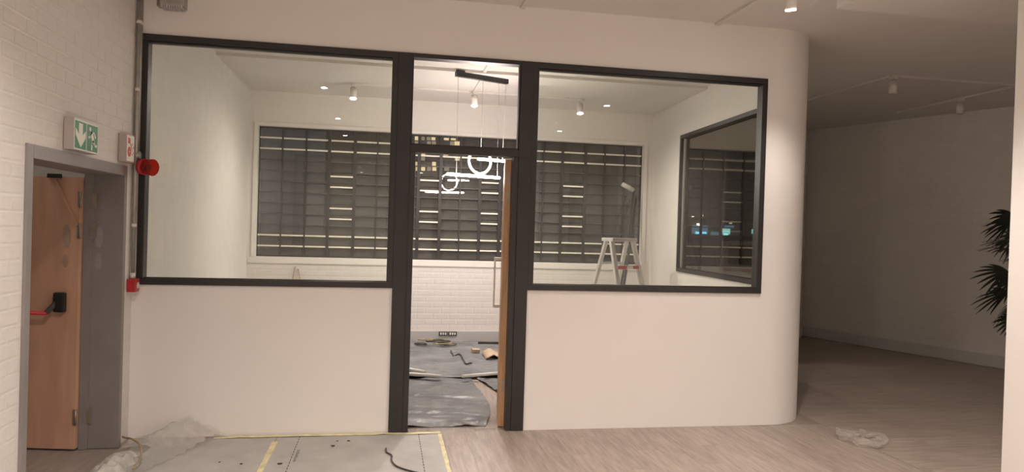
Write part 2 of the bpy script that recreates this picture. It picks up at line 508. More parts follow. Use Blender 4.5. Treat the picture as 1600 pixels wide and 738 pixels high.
# exit landing behind the fire door
struct(boxes('wall_landing', [(-2.2, -0.25, 0.75, 0.9, 0, H), (-2.35, -2.2, -2.9, 0.9, 0, H), (-2.2, -0.25, -3.05, -2.9, 0, H)], 'plaster'), 'pale walls of the landing behind the fire door', 'wall')

# ================================================================== FRONT WINDOWS AND BLACK DOOR FRAME
FY0, FY1 = -0.018, 0.075


def glazed(name, label, x0, x1, z0, z1, gm):
    r = struct(empty(name, ((x0 + x1) / 2, 0, z0)), label, 'window')
    t = 0.048
    for n, b in (('frame_sill', (x0, x1, z0, z0 + t)), ('frame_head', (x0, x1, z1 - t, z1)), ('frame_jamb', (x0, x0 + t, z0 + t, z1 - t)), ('frame_jamb', (x1 - t, x1, z0 + t, z1 - t))):
        adopt(box(n, b[0], b[1], FY0, FY1, b[2], b[3], 'black', None, 0.003), r)
    i_ = t + 0.0
    for n, b in (('glazing_bead', (x0 + i_, x1 - i_, z1 - i_ - 0.014, z1 - i_)), ('glazing_bead', (x0 + i_, x1 - i_, z0 + i_, z0 + i_ + 0.006))):
        adopt(box(n, b[0], b[1], 0.006, 0.055, b[2], b[3], 'black', None, 0.002), r)
    adopt(box('glass_pane', x0 + t - 0.008, x1 - t + 0.008, 0.026, 0.034, z0 + t - 0.008, z1 - t + 0.008, gm), r)
    return r


glazed('window_1', 'large black framed window between the brick wall and the doorway', WX0, PA, Z0, Z1, 'glass')
glazed('window_2', 'large black framed window between the doorway and the rounded wall end', PB, WX1, Z0, Z1, 'glass')

d2 = struct(empty('door_2', (2.48, 0, 0)), 'black framed doorway with a fixed light over an open oak door', 'door')
PI0, PI1 = 2.04, 2.925
TZ0, TZ1 = 2.26, 2.318
for n, b in (('post', (PA, PI0, -0.02, 0.085, 0, Z1)), ('post', (PI1, PB, -0.02, 0.085, 0, Z1)), ('head', (PI0, PI1, -0.02, 0.085, Z1 - 0.034, Z1)),
             ('transom', (PI0, PI1, -0.02, 0.085, TZ0, TZ1)), ('door_jamb', (PI0, PI0 + 0.045, -0.014, 0.085, 0, TZ0)), ('door_jamb', (PI1 - 0.042, PI1, -0.014, 0.085, 0, TZ0))):
    adopt(box(n, *b, 'black', None, 0.003), d2)
adopt(boxes('glazing_bead', [(PI0, PI1, -0.006, 0.05, TZ1, TZ1 + 0.012), (PI0, PI0 + 0.012, -0.006, 0.05, TZ1, Z1 - 0.034), (PI1 - 0.012, PI1, -0.006, 0.05, TZ1, Z1 - 0.034)], 'black'), d2)
# oak leaf, swung right into the room
ld = V((0.150, 0.9887, 0)).normalized(); ln_ = V((-ld.y, ld.x, 0))     # ln_ points to the left, out of the leaf face
lm = Matrix((ld, ln_, V((0, 0, 1)))).transposed().to_4x4(); lm.translation = V((2.884, 0.09, 0))
leaf = adopt(box('door_leaf', 0, 0.80, 0, 0.052, 0.008, TZ0 - 0.012, 'oak', None, 0.002, lm), d2)
for z in (2.08, 1.93, 0.35):
    adopt(box('hinge', -0.004, 0.0, 0.008, 0.03, z - 0.05, z + 0.05, 'hinge', None, 0, lm), leaf)
hz0, hz1 = 0.93, 1.40
bm = bmesh.new()
B(bm, 0.66, 0.69, 0.052 + 0.05, 0.052 + 0.066, hz0, hz1, 0.003, lm)
for z in (hz0, hz1 - 0.03): B(bm, 0.66, 0.69, 0.052, 0.052 + 0.05, z, z + 0.03, 0.003, lm)
adopt(mesh_obj('pull_handle', bm, 'alu'), leaf)

# side window in the room's right wall
w3 = struct(empty('window_3', tuple(SO + sdir * 1.5 + V((0, 0, SZ0)))), 'black framed window in the side wall of the glazed room', 'window')
t = 0.05
for n, b in (('frame_sill', (SW0, SW1, -0.10, 0.018, SZ0, SZ0 + t)), ('frame_head', (SW0, SW1, -0.10, 0.018, SZ1 - t, SZ1)),
             ('frame_jamb', (SW0, SW0 + t, -0.10, 0.018, SZ0 + t, SZ1 - t)), ('frame_jamb', (SW1 - t, SW1, -0.10, 0.018, SZ0 + t, SZ1 - t))):
    adopt(box(n, *b, 'black', None, 0.003, SM), w3)
adopt(box('glass_pane', SW0 + t - .006, SW1 - t + .006, -0.056, -0.048, SZ0 + t - .006, SZ1 - t + .006, 'side_glass', None, 0, SM), w3)
adopt(box('glazing_bead', SW1 - t - 0.02, SW1 - t, -0.046, -0.02, SZ0 + t, SZ1 - t, 'trunking', None, 0, SM), w3)


def steel_window(name, label, xs, z0, z1, rows, bright, thick_row=None, top_bright=True):
    y = YB + 0.10
    r = struct(empty(name, (xs[0], y, z0)), label, 'window')
    for b in ((xs[0] - 0.0, xs[-1], z0, z0 + 0.02), (xs[0], xs[-1], z1 - 0.02, z1)):
        adopt(box('frame_rail', b[0], b[1], y - 0.02, y + 0.03, b[2], b[3], 'mullion'), r)
    for k, x in enumerate(xs):
        ww = 0.022 if k not in bright and (k - 1) not in bright else 0.045
        adopt(box('mullion', max(x - ww / 2, xs[0]), min(x + ww / 2, xs[-1]), y - 0.022, y + 0.03, z0 + 0.02, z1 - 0.02, 'mullion'), r)
    rh = (z1 - z0) / rows
    me = {}
    for c in range(len(xs) - 1):
        a, b = xs[c] + 0.014, xs[c + 1] - 0.014
        for q in range(rows):
            zz = z0 + q * rh
            fixed = q <= 1 or q >= rows - 2 or c in bright
            mname = 'pane' if fixed else 'pane_dark'
            o = bpy.data.objects.new('pane', me[mname]) if mname in me else None
            if o is None:
                o = box('pane', -.5, .5, -0.002, 0.002, -.5, .5, mname); me[mname] = o.data
            else: COL.objects.link(o)
            o.parent = r; o.matrix_parent_inverse = r.matrix_world.inverted()
            o.location = ((a + b) / 2, y + 0.006, zz + rh / 2); o.scale = (b - a + 0.004, 1, rh - 0.006)
            if q > 0:
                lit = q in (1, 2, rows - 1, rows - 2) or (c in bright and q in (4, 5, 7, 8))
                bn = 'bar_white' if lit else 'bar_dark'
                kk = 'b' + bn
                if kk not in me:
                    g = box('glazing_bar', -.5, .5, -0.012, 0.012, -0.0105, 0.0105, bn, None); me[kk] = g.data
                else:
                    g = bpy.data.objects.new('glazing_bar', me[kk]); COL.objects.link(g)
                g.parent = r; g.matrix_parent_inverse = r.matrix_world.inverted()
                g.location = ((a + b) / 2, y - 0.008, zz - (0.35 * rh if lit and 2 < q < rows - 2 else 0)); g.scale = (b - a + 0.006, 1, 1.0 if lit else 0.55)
    if thick_row is not None:
        adopt(box('transom', xs[0], xs[-1], y - 0.03, y + 0.035, thick_row - 0.03, thick_row + 0.03, 'mullion'), r)
    return r


cols = [406, 440, 477, 513, 553, 588, 620, 653, 687, 718, 749, 780, 813, 847, 876, 912, 942, 973, 1003]
xs = [hit(p, 205 + (p - 406) * 0.055 + 100, 1, YB + 0.1).x for p in cols]
xs[0], xs[-1] = BX0, BX1
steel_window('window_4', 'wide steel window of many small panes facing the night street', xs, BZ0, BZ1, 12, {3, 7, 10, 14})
xs = [CX0 + (CX1 - CX0) * k / 6 for k in range(7)]
steel_window('window_5', 'steel paned window seen past the side window', xs, BZ0, BZ1, 12, set(), 1.64)

struct(box('baseboard_back', 0.02, 5.79, YB - 0.035, YB - 0.001, 0, 0.17, 'trunking', None, 0.004), 'grey skirting trunking under the painted brickwork', 'skirting')

# ================================================================== EXIT DOOR
d1 = struct(empty('door_1', (-0.1, -0.92, 0)), 'grey framed exit doorway with an open brown fire door', 'door')
DY0, DY1, DZ = -1.65, -0.19, 2.04
for n, b in (('door_jamb', (-0.25, 0.012, DY0, DY0 + 0.06, 0, DZ)), ('door_jamb', (-0.25, 0.012, DY1 - 0.05, DY1, 0, DZ)), ('door_head', (-0.25, 0.012, DY0 + 0.06, DY1 - 0.05, DZ - 0.075, DZ))):
    adopt(box(n, *b, 'grey_frame', None, 0.004), d1)
adopt(boxes('door_stop', [(-0.25, -0.19, DY1 - 0.062, DY1 - 0.05, 0, DZ - 0.075), (-0.25, -0.19, DY0 + 0.06, DY0 + 0.075, 0, DZ - 0.075)], 'grey_frame'), d1)
HG = V((-0.262, -0.285, 0))
ed = V((-0.984, 0.177, 0)).normalized(); en = V((-0.177, -0.984, 0)).normalized()        # en: leaf face towards the hall
em = Matrix((ed, -en, V((0, 0, 1)))).transposed().to_4x4(); em.translation = HG
EL = 1.22
leaf = adopt(box('door_leaf', 0, EL, 0, 0.045, 0.012, DZ - 0.10, 'door_wood', None, 0.002, em), d1)
for z in (0.24, 1.56, 1.78):
    h = adopt(box('hinge', -0.004, 0.016, -0.004, 0.0, z - 0.055, z + 0.055, 'hinge', None, 0, em), leaf)
    adopt(cyl('hinge', em @ V((-0.008, -0.006, z - 0.055)), em @ V((-0.008, -0.006, z + 0.055)), 0.008, 'hinge'), leaf)
    adopt(box('hinge', -0.2, -0.165, DY1 - 0.066, DY1 - 0.0625, z - 0.055, z + 0.055, 'hinge'), d1)
# panic bar: two arms with housings and the push bar
for u in (0.112, 1.06):
    adopt(box('bar_housing', u - 0.038, u + 0.038, -0.045, 0.0, 0.985, 1.125, 'black_plastic', None, 0.012, em), leaf)
    s = 1 if u < 0.5 else -1
    bm = bmesh.new(); bar_bm(bm, em @ V((u + s * 0.025, -0.03, 1.05)), em @ V((u + s * 0.060, -0.075, 0.985)), 0.026, 0.03, bev=0.004)
    adopt(mesh_obj('bar_arm', bm, 'black_plastic'), leaf)
adopt(cyl('push_bar', em @ V((0.165, -0.078, 0.982)), em @ V((1.01, -0.078, 0.982)), 0.014, 'red_bar', seg=16, bev=0.003), leaf)
# closer bracket; brown bar stands in for a diagonal shadow line on the leaf
adopt(box('closer_bracket', 0.13, 0.22, -0.03, 0.0, DZ - 0.112, DZ - 0.082, 'black_plastic', None, 0.003, em), leaf)
adopt(bar('shadow_line_bar', em @ V((0.175, -0.012, DZ - 0.115)), em @ V((0.01, -0.012, DZ - 0.44)), 0.018, 'door_wood', None, 0.006, en), leaf)
for u, z, a, b_ in ((0.088, 1.52, 0.03, 0.085), (0.095, 1.345, 0.022, 0.045)):
    adopt(flat_shape('filler_patch', [(x * a + u, y * b_ + z) for x, y in circle(0, 0, 1)], em @ Matrix.Translation((0, 0.0005, 0)), 0.0015, 'filler', None), leaf)
jm = Matrix(((1, 0, 0, 0), (0, 1, 0, DY1 - 0.05), (0, 0, 1, 0), (0, 0, 0, 1)))
for u, z, a, b_ in ((-0.15, 1.52, 0.028, 0.075), (-0.152, 1.345, 0.024, 0.055)):
    adopt(flat_shape('filler_patch', [(x * a + u, y * b_ + z) for x, y in circle(0, 0, 1)], jm, 0.0015, 'filler_light', None), d1)

# ================================================================== LEFT WALL FITTINGS
# local frame of wall signs: x along +y of the world, -y out of the wall (world +x)
def wall_m(y, z, x=0.0):
    return Matrix(((0, -1, 0, x), (1, 0, 0, y), (0, 0, 1, z), (0, 0, 0, 1)))


s = thing('exit_sign', 'green exit sign with a running man and a down arrow above the grey door frame', 'sign', (0.0, -1.04, 2.15))
sw, sh, sd = 0.35, 0.19, 0.055
sm_ = wall_m(-1.04, 2.15)
adopt(box('sign_box', -sw / 2, sw / 2, -sd, 0, -sh / 2, sh / 2, 'sign_body', None, 0.003, sm_), s)
fm = wall_m(-1.04, 2.15, sd)
adopt(flat_shape('sign_face', [(-sw / 2 + .004, -sh / 2 + .004), (sw / 2 - .004, -sh / 2 + .004), (sw / 2 - .004, sh / 2 - .004), (-sw / 2 + .004, sh / 2 - .004)], fm, 0.002, 'sign_white', None), s)
fm2 = wall_m(-1.04, 2.15, sd + 0.002)
for a, b in ((-0.165, -0.006), (0.006, 0.165)):
    adopt(flat_shape('green_panel', [(a, -0.083), (b, -0.083), (b, 0.078), (a, 0.078)], fm2, 0.001, 'green', None), s)
fm3 = wall_m(-1.04, 2.15, sd + 0.003)
adopt(flat_shape('arrow', [(-0.115, 0.068), (-0.06, 0.068), (-0.06, 0.0), (-0.018, 0.03), (-0.018, -0.015), (-0.086, -0.075), (-0.158, -0.005), (-0.158, 0.036), (-0.115, 0.0)], fm3, 0.001, 'sign_white', None), s)
man = bmesh.new()


def limb(pts, r):
    for (a, b) in zip(pts, pts[1:]):
        pa, pb = V((a[0], 0, a[1])), V((b[0], 0, b[1])); d = (pb - pa).normalized(); nn = V((-d.z, 0, d.x)) * r
        q = [pa + nn - d * r * .5, pa - nn - d * r * .5, pb - nn + d * r * .5, pb + nn + d * r * .5]
        v0 = [man.verts.new(fm3 @ k) for k in q]; v1 = [man.verts.new(fm3 @ (k + V((0, -0.001, 0)))) for k in q]
        man.faces.new(v0); man.faces.new(v1[::-1])
        for k in range(4): man.faces.new((v0[k], v0[(k + 1) % 4], v1[(k + 1) % 4], v1[k]))


limb([(0.068, 0.030), (0.100, -0.018)], 0.016)
limb([(0.102, -0.020), (0.122, -0.042), (0.148, -0.046)], 0.0085)
limb([(0.096, -0.018), (0.078, -0.038), (0.074, -0.072)], 0.0085)
limb([(0.070, 0.036), (0.050, 0.006), (0.028, -0.002)], 0.007)
limb([(0.074, 0.036), (0.112, 0.030), (0.132, 0.006)], 0.007)
c_ = [man.verts.new(fm3 @ V((x, -0.001, z))) for x, z in circle(0.048, 0.052, 0.0145, 16)]; man.faces.new(c_)
bmesh.ops.recalc_face_normals(man, faces=man.faces)
adopt(mesh_obj('running_man', man, 'sign_white'), s)

s = thing('fire_hose_sign', 'white sign with a red hose reel and flames beside the exit sign', 'sign', (0.0, -0.265, 2.16))
sm_ = wall_m(-0.265, 2.16); sw, sh, sd = 0.165, 0.20, 0.05
adopt(box('sign_box', -sw / 2, sw / 2, -sd, 0, -sh / 2, sh / 2, 'sign_body', None, 0.003, sm_), s)
fa = wall_m(-0.265, 2.16, sd); fb_ = wall_m(-0.265, 2.16, sd + 0.001); fc = wall_m(-0.265, 2.16, sd + 0.002)
adopt(flat_shape('sign_border', [(-.078, -.096), (.078, -.096), (.078, .096), (-.078, .096)], fa, 0.001, 'sign_red', None), s)
adopt(flat_shape('sign_face', [(-.074, -.092), (.074, -.092), (.074, .092), (-.074, .092)], fb_, 0.001, 'sign_white', None), s)
adopt(flat_shape('red_reel', circle(-0.022, -0.025, 0.036), fc, 0.001, 'sign_red', None), s)
adopt(flat_shape('red_nozzle', [(-.052, .034), (-.006, .034), (-.006, .072), (-.052, .072)], fc, 0.001, 'sign_red', None), s)
adopt(flat_shape('red_hose', [(-.012, .036), (.0, .036), (.028, .002), (.022, -.004)], fc, 0.001, 'sign_red', None), s)
adopt(flat_shape('reel_hub', circle(-0.022, -0.025, 0.006, 10), wall_m(-0.265, 2.16, sd + 0.003), 0.001, 'sign_white', None), s)
for fx, fz, k in ((.034, .03, 1), (.055, .008, 1), (.034, -.01, .8), (.056, -.03, .8), (.036, -.042, .8)):
    adopt(flat_shape('flame', [(fx + a * k, fz + b * k) for a, b in ((-.006, -.006), (.005, -.007), (.007, .002), (.001, .013), (-.004, .004))], fc, 0.001, 'sign_red', None), s)

# conduit run in the corner, coupler rings, junction box
c = thing('conduit', 'grey steel conduit running down the brick wall beside the black window frame', 'conduit', (0.02, -0.05, 1.23))
adopt(cyl('pipe', (0.022, -0.062, 1.225), (0.022, -0.062, H), 0.0125, 'steel', seg=14), c)
adopt(cyl('pipe', (0.024, -0.022, 2.14), (0.024, -0.022, H), 0.0135, 'steel', seg=14), c)
for y, z in ((-0.062, 3.12), (-0.062, 2.62), (-0.022, 3.12), (-0.062, 1.61)):
    adopt(cyl('saddle', (0.022, y, z - 0.012), (0.022, y, z + 0.012), 0.019, 'white_metal', seg=14), c)
adopt(cyl('junction_box', (0.0, -0.045, 2.13), (0.05, -0.045, 2.13), 0.034, 'steel', seg=20, bev=0.004), c)
adopt(cyl('coupler', (0.022, -0.062, 1.215), (0.022, -0.062, 1.255), 0.017, 'white_metal', seg=14), c)

a = thing('alarm_beacon', 'red fire alarm beacon mounted on the conduit beside the black window frame', 'alarm', (0.05, -0.06, 2.045))
adopt(cyl('mount', (0.052, -0.06, 2.05), (0.066, -0.065, 2.05), 0.05, 'red', seg=28, bev=0.006), a)
adopt(cyl('body', (0.062, -0.065, 2.05), (0.10, -0.085, 2.045), 0.058, 'red', r1=0.062, seg=32, bev=0.006), a)
adopt(cyl('lens', (0.10, -0.085, 2.045), (0.165, -0.115, 2.04), 0.052, 'lens', r1=0.064, seg=32, bev=0.008), a)
adopt(cyl('bulb', (0.10, -0.085, 2.045), (0.14, -0.103, 2.043), 0.018, 'black_plastic', seg=16, bev=0.004), a)

a = thing('call_point', 'small red fire alarm call point at the foot of the conduit', 'alarm', (0.0, -0.07, 1.16))
adopt(box('case', 0, 0.058, -0.115, -0.020, 1.115, 1.213, 'red', None, 0.006), a)
adopt(flat_shape('push_plate', circle(0, 0, 0.024, 20), wall_m(-0.055, 1.163, 0.058), 0.0015, 'sign_white', None), a)

v = thing('wall_vent', 'grey ribbed vent box high on the partition beside the conduit', 'vent', (0.24, 0, 3.36))
pA, pB = hit(243, 1, 1, -0.10).x, hit(287, 14, 1, -0.10).x
zb = hit(287, 14, 1, -0.10).z
adopt(plan('vent_box', [(pA + .03, -0.10), (pB, -0.10), (pB, -0.001), (pA, -0.001), (pA, -0.07)], zb + 0.018, H - 0.001, 'steel'), v)
for k in range(9):
    xx = pA + 0.045 + (pB - pA - 0.06) * k / 8
    adopt(box('fin', xx - 0.006, xx + 0.006, -0.104, -0.012, zb, zb + 0.03, 'trunking', None, 0.002), v)

# ================================================================== TRACKS AND SPOTLIGHTS
def track(p, q, label, z=H, group=None):
    p, q = V((*p, z)), V((*q, z)); d = (q - p).normalized(); n = V((-d.y, d.x, 0))
    t_ = thing('light_track', label, 'light track', tuple((p + q) / 2), group)
    dz = V((0, 0, -0.012))
    adopt(mesh_obj('rail', bar_bm(bmesh.new(), p + dz, q + dz, 0.034, 0.022), 'white_metal'), t_)
    for e in (p, q):
        s_ = 1 if e is p else -1
        adopt(mesh_obj('end_cap', bar_bm(bmesh.new(), e + dz, e + dz - d * s_ * 0.012, 0.038, 0.026), 'white_metal'), t_)
    return t_


def spot(x, y, label, power, z=H, tilt=(0, 0), lit=True, group=None, ang=135, blend=0.7):
    s_ = thing('track_spotlight', label, 'spotlight', (x, y, z - 0.024), group)
    top = V((x, y, z - 0.024)); d = V((tilt[0], tilt[1], -1)).normalized()
    adopt(box('adapter', x - 0.02, x + 0.02, y - 0.05, y + 0.05, z - 0.05, z - 0.022, 'white_metal', None, 0.003), s_)
    a_ = top + V((0, 0, -0.04)); b_ = a_ + d * 0.14
    adopt(cyl('housing', a_ - V((0, 0, 0.0)), b_, 0.042, 'white_metal', seg=28, bev=0.003), s_)
    adopt(cyl('lens', b_ - d * 0.002, b_ + d * 0.006, 0.036, 'lamp' if lit else 'off', seg=24), s_)
    if lit:
        l = bpy.data.lights.new('spot_light', 'SPOT'); l.energy = power; l.color = WARM; l.spot_size = math.radians(ang); l.spot_blend = blend; l.shadow_soft_size = 0.045
        lo = bpy.data.objects.new('spot_light', l); COL.objects.link(lo); lo.location = b_ + d * 0.012
        lo.rotation_euler = d.to_track_quat('-Z', 'Y').to_euler(); adopt(lo, s_)
    return s_


for xx, nm in ((1.1, 'track nearest the brick wall'), (2.92, 'track in line with the doorway'), (4.63, 'track nearest the rounded wall end')):
    track((xx, -8.2), (xx, -0.02), 'white ceiling light track of the hall, ' + nm)
    for yy in (-3.0, -5.5, -7.6) if xx != 2.92 else (-4.2, -6.8):
        spot(xx, yy, 'lit white track spotlight deeper in the hall, ' + nm, FRONT_LAMP_W, group='hall spotlights away from the partition')
spot(4.66, -1.1, 'lit white spotlight on the hall track beside the rounded wall end', FRONT_LAMP_W * 0.5, tilt=(0.1, 0.12), ang=115, blend=0.5)
track((5.08, -2.2), (5.08, -0.70), 'short white track beside the ceiling bulkhead edge')

zi = H - 0.035
track((1.40, 3.52), (4.46, 3.60), 'white light track across the ceiling of the glazed room', zi)
track((2.95, 0.4), (2.95, 2.44), 'white light track over the doorway inside the glazed room', H)
track((2.955, 2.68), (2.96, 3.53), 'short white light track joining the cross track', zi)
for (xx, yy, l_) in ((1.42, 3.52, 'lit white spotlight at the end of the room track by the brick wall side'), (2.965, 3.50, 'lit white spotlight on the room track behind the hanging lamp'),
                     (4.42, 3.60, 'lit white spotlight at the end of the room track near the ladder')):
    spot(xx, yy, l_, ROOM_LAMP_W * (0.95 if xx == 2.965 else 0.6), zi, (0, -0.2), ang=170, blend=1.0)

track((7.33, 1.28), (7.29, 4.4), 'white light track in the dim bay running along the side wall', group=None)
track((7.33, 1.26), (8.95, 1.25), 'white light track crossing the dim bay')
track((8.97, 1.26), (8.97, 3.2), 'white light track in the dim bay above the palm')
spot(7.36, 1.27, 'unlit white spotlight at the corner of the dim bay tracks', 0, lit=False)
spot(8.97, 2.1, 'unlit white spotlight hanging near the dim brick wall', 0, lit=False)
track((7.6, -7.5), (7.6, -2.6), 'added white light track, unseen behind the white wall end')  # added, carries the unseen bay lamp
spot(7.6, -5.2, 'added unseen spotlight behind the white wall end, brightening the dim bay', FRONT_LAMP_W * 2.3)  # out of view, added to brighten the dim bay
# round ceiling light of the landing
t_ = thing('ceiling_light', 'round ceiling light of the landing behind the fire door', 'light', (-1.2, -0.9, H))
adopt(cyl('base', (-1.2, -0.9, H - 0.03), (-1.2, -0.9, H), 0.15, 'white_metal', seg=28), t_)
adopt(cyl('diffuser', (-1.2, -0.9, H - 0.08), (-1.2, -0.9, H - 0.03), 0.12, glow('landing_glow', (1, 0.9, 0.8), 9.0), r1=0.14, seg=28), t_)

# ================================================================== PENDANT
pA, pB = hit(713, 107, 2, H), hit(793, 120, 2, H)
pd = (pB - pA); pd.z = 0; pd.normalize(); pn = V((pd.y, -pd.x, 0))
P = thing('ring_pendant', 'hanging lamp with glowing ring and bars below a black canopy bar', 'lamp', tuple((pA + pB) / 2))
adopt(mesh_obj('canopy', bar_bm(bmesh.new(), pA + V((0, 0, -.052)), pB + V((0, 0, -.052)), 0.06, 0.075), 'black'), P)


def on_p(px, py): return hit_plane(px, py, pA, pn)


rc = on_p(750, 252); rr = 0.146
ring = [rc + pd * rr * math.cos(k * math.pi / 24) + V((0, 0, rr * math.sin(k * math.pi / 24))) for k in range(48)]
adopt(tube('led_ring', ring, 0.0105, 'led', None, 8, True), P)
b1, b2 = on_p(748, 247.5), on_p(792, 252.5); zz = (b1.z + b2.z) / 2; b1.z = b2.z = zz
c1, c2 = on_p(697, 272.5), on_p(779, 278); zz = (c1.z + c2.z) / 2; c1.z = c2.z = zz
adopt(cyl('led_bar', b1 - pn * 0.03, b2 - pn * 0.03, 0.014, 'led', seg=12, bev=0.004), P)
adopt(cyl('led_bar', c1 + pn * 0.028, c2 + pn * 0.028, 0.015, 'led', seg=12, bev=0.004), P)
for px, tgt in ((712, c1.z), (776, c2.z), (751, rc.z + rr), (787, b2.z)):
    w0 = on_p(px, 250)
    off = pn * (0.028 if tgt == c1.z else (-0.03 if tgt == b2.z else 0))
    adopt(cyl('wire', V((w0.x, w0.y, tgt)) + off, V((w0.x, w0.y, H - 0.05)), 0.0018, 'steel', seg=6), P)

# ================================================================== STEP LADDER
LX, LY = hit(968, 376, 1, 3.35).x, 3.35
L_ = thing('step_ladder', 'aluminium step ladder with red and white stickers under the steel window', 'ladder', (LX, LY, 0))
ang = math.radians(30)
wd = V((math.cos(ang), math.sin(ang), 0)); fd = V((math.sin(ang), -math.cos(ang), 0)); LH = 1.59
LC = V((LX, LY, 0))


def lp(u, f, z): return LC + wd * u + fd * f + V((0, 0, z))


for s_ in (-1, 1):
    adopt(bar('front_stile', lp(s_ * 0.29, 0.47, 0.0), lp(s_ * 0.215, 0.05, LH - 0.03), 0.036, 'alu', None, 0.07, wd, 0.003), L_)
    adopt(bar('rear_stile', lp(s_ * 0.29, -0.47, 0.0), lp(s_ * 0.205, -0.05, LH - 0.03), 0.034, 'alu', None, 0.056, wd, 0.003), L_)
    adopt(bar('spreader', lp(s_ * 0.262, 0.29, 0.66), lp(s_ * 0.262, -0.29, 0.66), 0.006, 'steel', None, 0.02), L_)
    for f in (0.47, -0.47):
        q = lp(s_ * 0.29, f, 0); adopt(box('foot', q.x - .025, q.x + .025, q.y - .03, q.y + .03, 0, 0.03, 'black_plastic', None, 0.005), L_)
lmx = Matrix((wd, -fd, V((0, 0, 1)))).transposed().to_4x4(); lmx.translation = LC
adopt(box('top_step', -0.245, 0.245, -0.10, 0.10, LH - 0.045, LH, 'alu', None, 0.006, lmx), L_)
for z in (1.18, 0.9, 0.62, 0.34):
    k = 1 - z / LH; f = 0.05 + 0.42 * k; u = 0.215 + 0.075 * k
    st = adopt(box('step', -u + .01, u - .01, -f - 0.01, -f + 0.075, z, z + 0.05, 'alu', None, 0.003, lmx), L_)
    if z == 1.18:
        for a_, b_, mm in ((-u + .03, -0.03, 'sign_red'), (-0.02, 0.09, 'sign_white'), (0.10, u - .02, 'sign_red')):
            adopt(box('sticker', a_, b_, -f - 0.0125, -f - 0.01, z + .004, z + .046, mm, None, 0, lmx), st)
for z in (1.25, 0.8, 0.35):
    k = 1 - z / LH; f = 0.05 + 0.42 * k; u = 0.205 + 0.085 * k
    adopt(bar('rear_brace', lp(-u, -f, z), lp(u, -f, z), 0.02, 'alu', None, 0.03), L_)

# extension pole with a wrapped roller, leaning beside the ladder
pt, pb = hit(991, 300, 1, YB - 0.06), hit(966, 470, 1, YB - 0.55)
dirp = (pb - pt).normalized(); pb = pt + dirp * (pt.z / -dirp.z)
E_ = thing('extension_pole', 'dark extension pole with a pale roller head leaning on the steel window', 'pole', (pb.x, pb.y, 0))
adopt(cyl('pole', pb + V((0, 0, .012)), pt.lerp(pb, 0.45), 0.026, 'black', seg=14), E_)
adopt(cyl('pole', pt.lerp(pb, 0.46), pt, 0.020, 'black', seg=14), E_)
adopt(cyl('grip', pt.lerp(pb, 0.97), pt.lerp(pb, 0.85), 0.022, 'black_plastic', seg=14, bev=0.004), E_)
adopt(cyl('roller_sleeve', pt + V((-0.20, -0.01, 0.11)), pt + V((-0.01, -0.01, 0.02)), 0.035, 'crumple', seg=18, bev=0.01), E_)
p2 = pt + V((0.02, 0.0, 0.0))
E2 = thing('wooden_batten', 'thin dark batten leaning beside the extension pole', 'batten', (pb.x + .09, pb.y + .1, 0))
adopt(bar('batten', pb + V((.09, .12, .0)), pt + V((.05, .02, -.10)), 0.034, 'black', None, 0.024), E2)
tag(bar('wooden_stick', hit(461, 417, 1, YB - 0.012), hit(459, 417, 1, YB - 0.012) + V((-0.1, -0.34, 0)) - V((0, 0, hit(461, 417, 1, YB - 0.012).z - 0.004)), 0.014, 'card', None, 0.01),
    'thin brown stick leaning on the brickwork under the steel window, the more upright of two', 'stick')
tag(bar('wooden_stick', hit(466, 420, 1, YB - 0.012), hit(466, 420, 1, YB - 0.012) + V((0.25, -0.30, 0)) - V((0, 0, hit(463, 418, 1, YB - 0.012).z - 0.004)), 0.014, 'card', None, 0.01),
    'thin brown stick leaning aslant on the brickwork under the steel window', 'stick')

# ================================================================== SOCKETS
for k, px in enumerate((692.5, 707)):
    c0 = hit(px, 521.5, 1, YB - 0.036)
    s_ = thing('socket_outlet', 'socket outlet on the grey trunking, ' + ('the one above the cable heap' if k == 0 else 'the one farther from the cable heap'), 'socket', tuple(c0))
    adopt(box('plate', c0.x - .062, c0.x + .062, c0.y - .012, c0.y, c0.z - .03, c0.z + .03, 'black_plastic', None, 0.003), s_)
    for dx in (-0.034, 0.0, 0.034):
        adopt(box('socket_face', c0.x + dx - .012, c0.x + dx + .012, c0.y - .0145, c0.y - .012, c0.z - .018, c0.z + .018, 'sign_white', None, 0.0005), s_)

# ================================================================== SHEETS AND BOARDS ON THE FLOOR
def sheet(name, rows, nu, hfun, mat, label, cat, thick=0.002):
    """rows: list of (y, xl, xr); height hfun(x, y, u, v)"""
    bm = bmesh.new(); grid = []
    for j, (y, xl, xr) in enumerate(rows):
        r_ = []
        for k in range(nu + 1):
            u = k / nu; x = xl + (xr - xl) * u
            r_.append(bm.verts.new((x, y, hfun(x, y, u, j / (len(rows) - 1)))))
        grid.append(r_)
    for j in range(len(rows) - 1):
        for k in range(nu): bm.faces.new((grid[j][k], grid[j][k + 1], grid[j + 1][k + 1], grid[j + 1][k]))
    o = mesh_obj(name, bm, mat, None, True)
    return tag(o, label, cat)


def wrinkle(x, y, s=1.0):
    a = noise.noise(V((x * 1.3, y * 4.2, 0.3)))
    b = abs(noise.noise(V((x * 2.0 + 4, y * 7.0 + x * 1.5, 2.1))))
    c = abs(noise.noise(V((x * 6.0, y * 5.0, 5.1))))
    return s * max(0.0, 0.010 + 0.014 * a + 0.026 * (0.30 - b) * 1.6 + 0.012 * (0.3 - c))


def interp(tab, y):
    for (a, xa), (b, xb) in zip(tab, tab[1:]):
        if y <= b: return xa + (xb - xa) * (y - a) / (b - a)
    return tab[-1][1]


def far_sheet(x, y):
    return 0.012 + wrinkle(x + 9, y) * 1.25 + (0.05 * math.exp(-((x - 2.9) / .16) ** 2 - ((y - 3.0) / .18) ** 2)) + 0.012 * math.exp(-((x - 2.87) / 0.07) ** 2 - ((y - 1.99) / 0.1) ** 2)


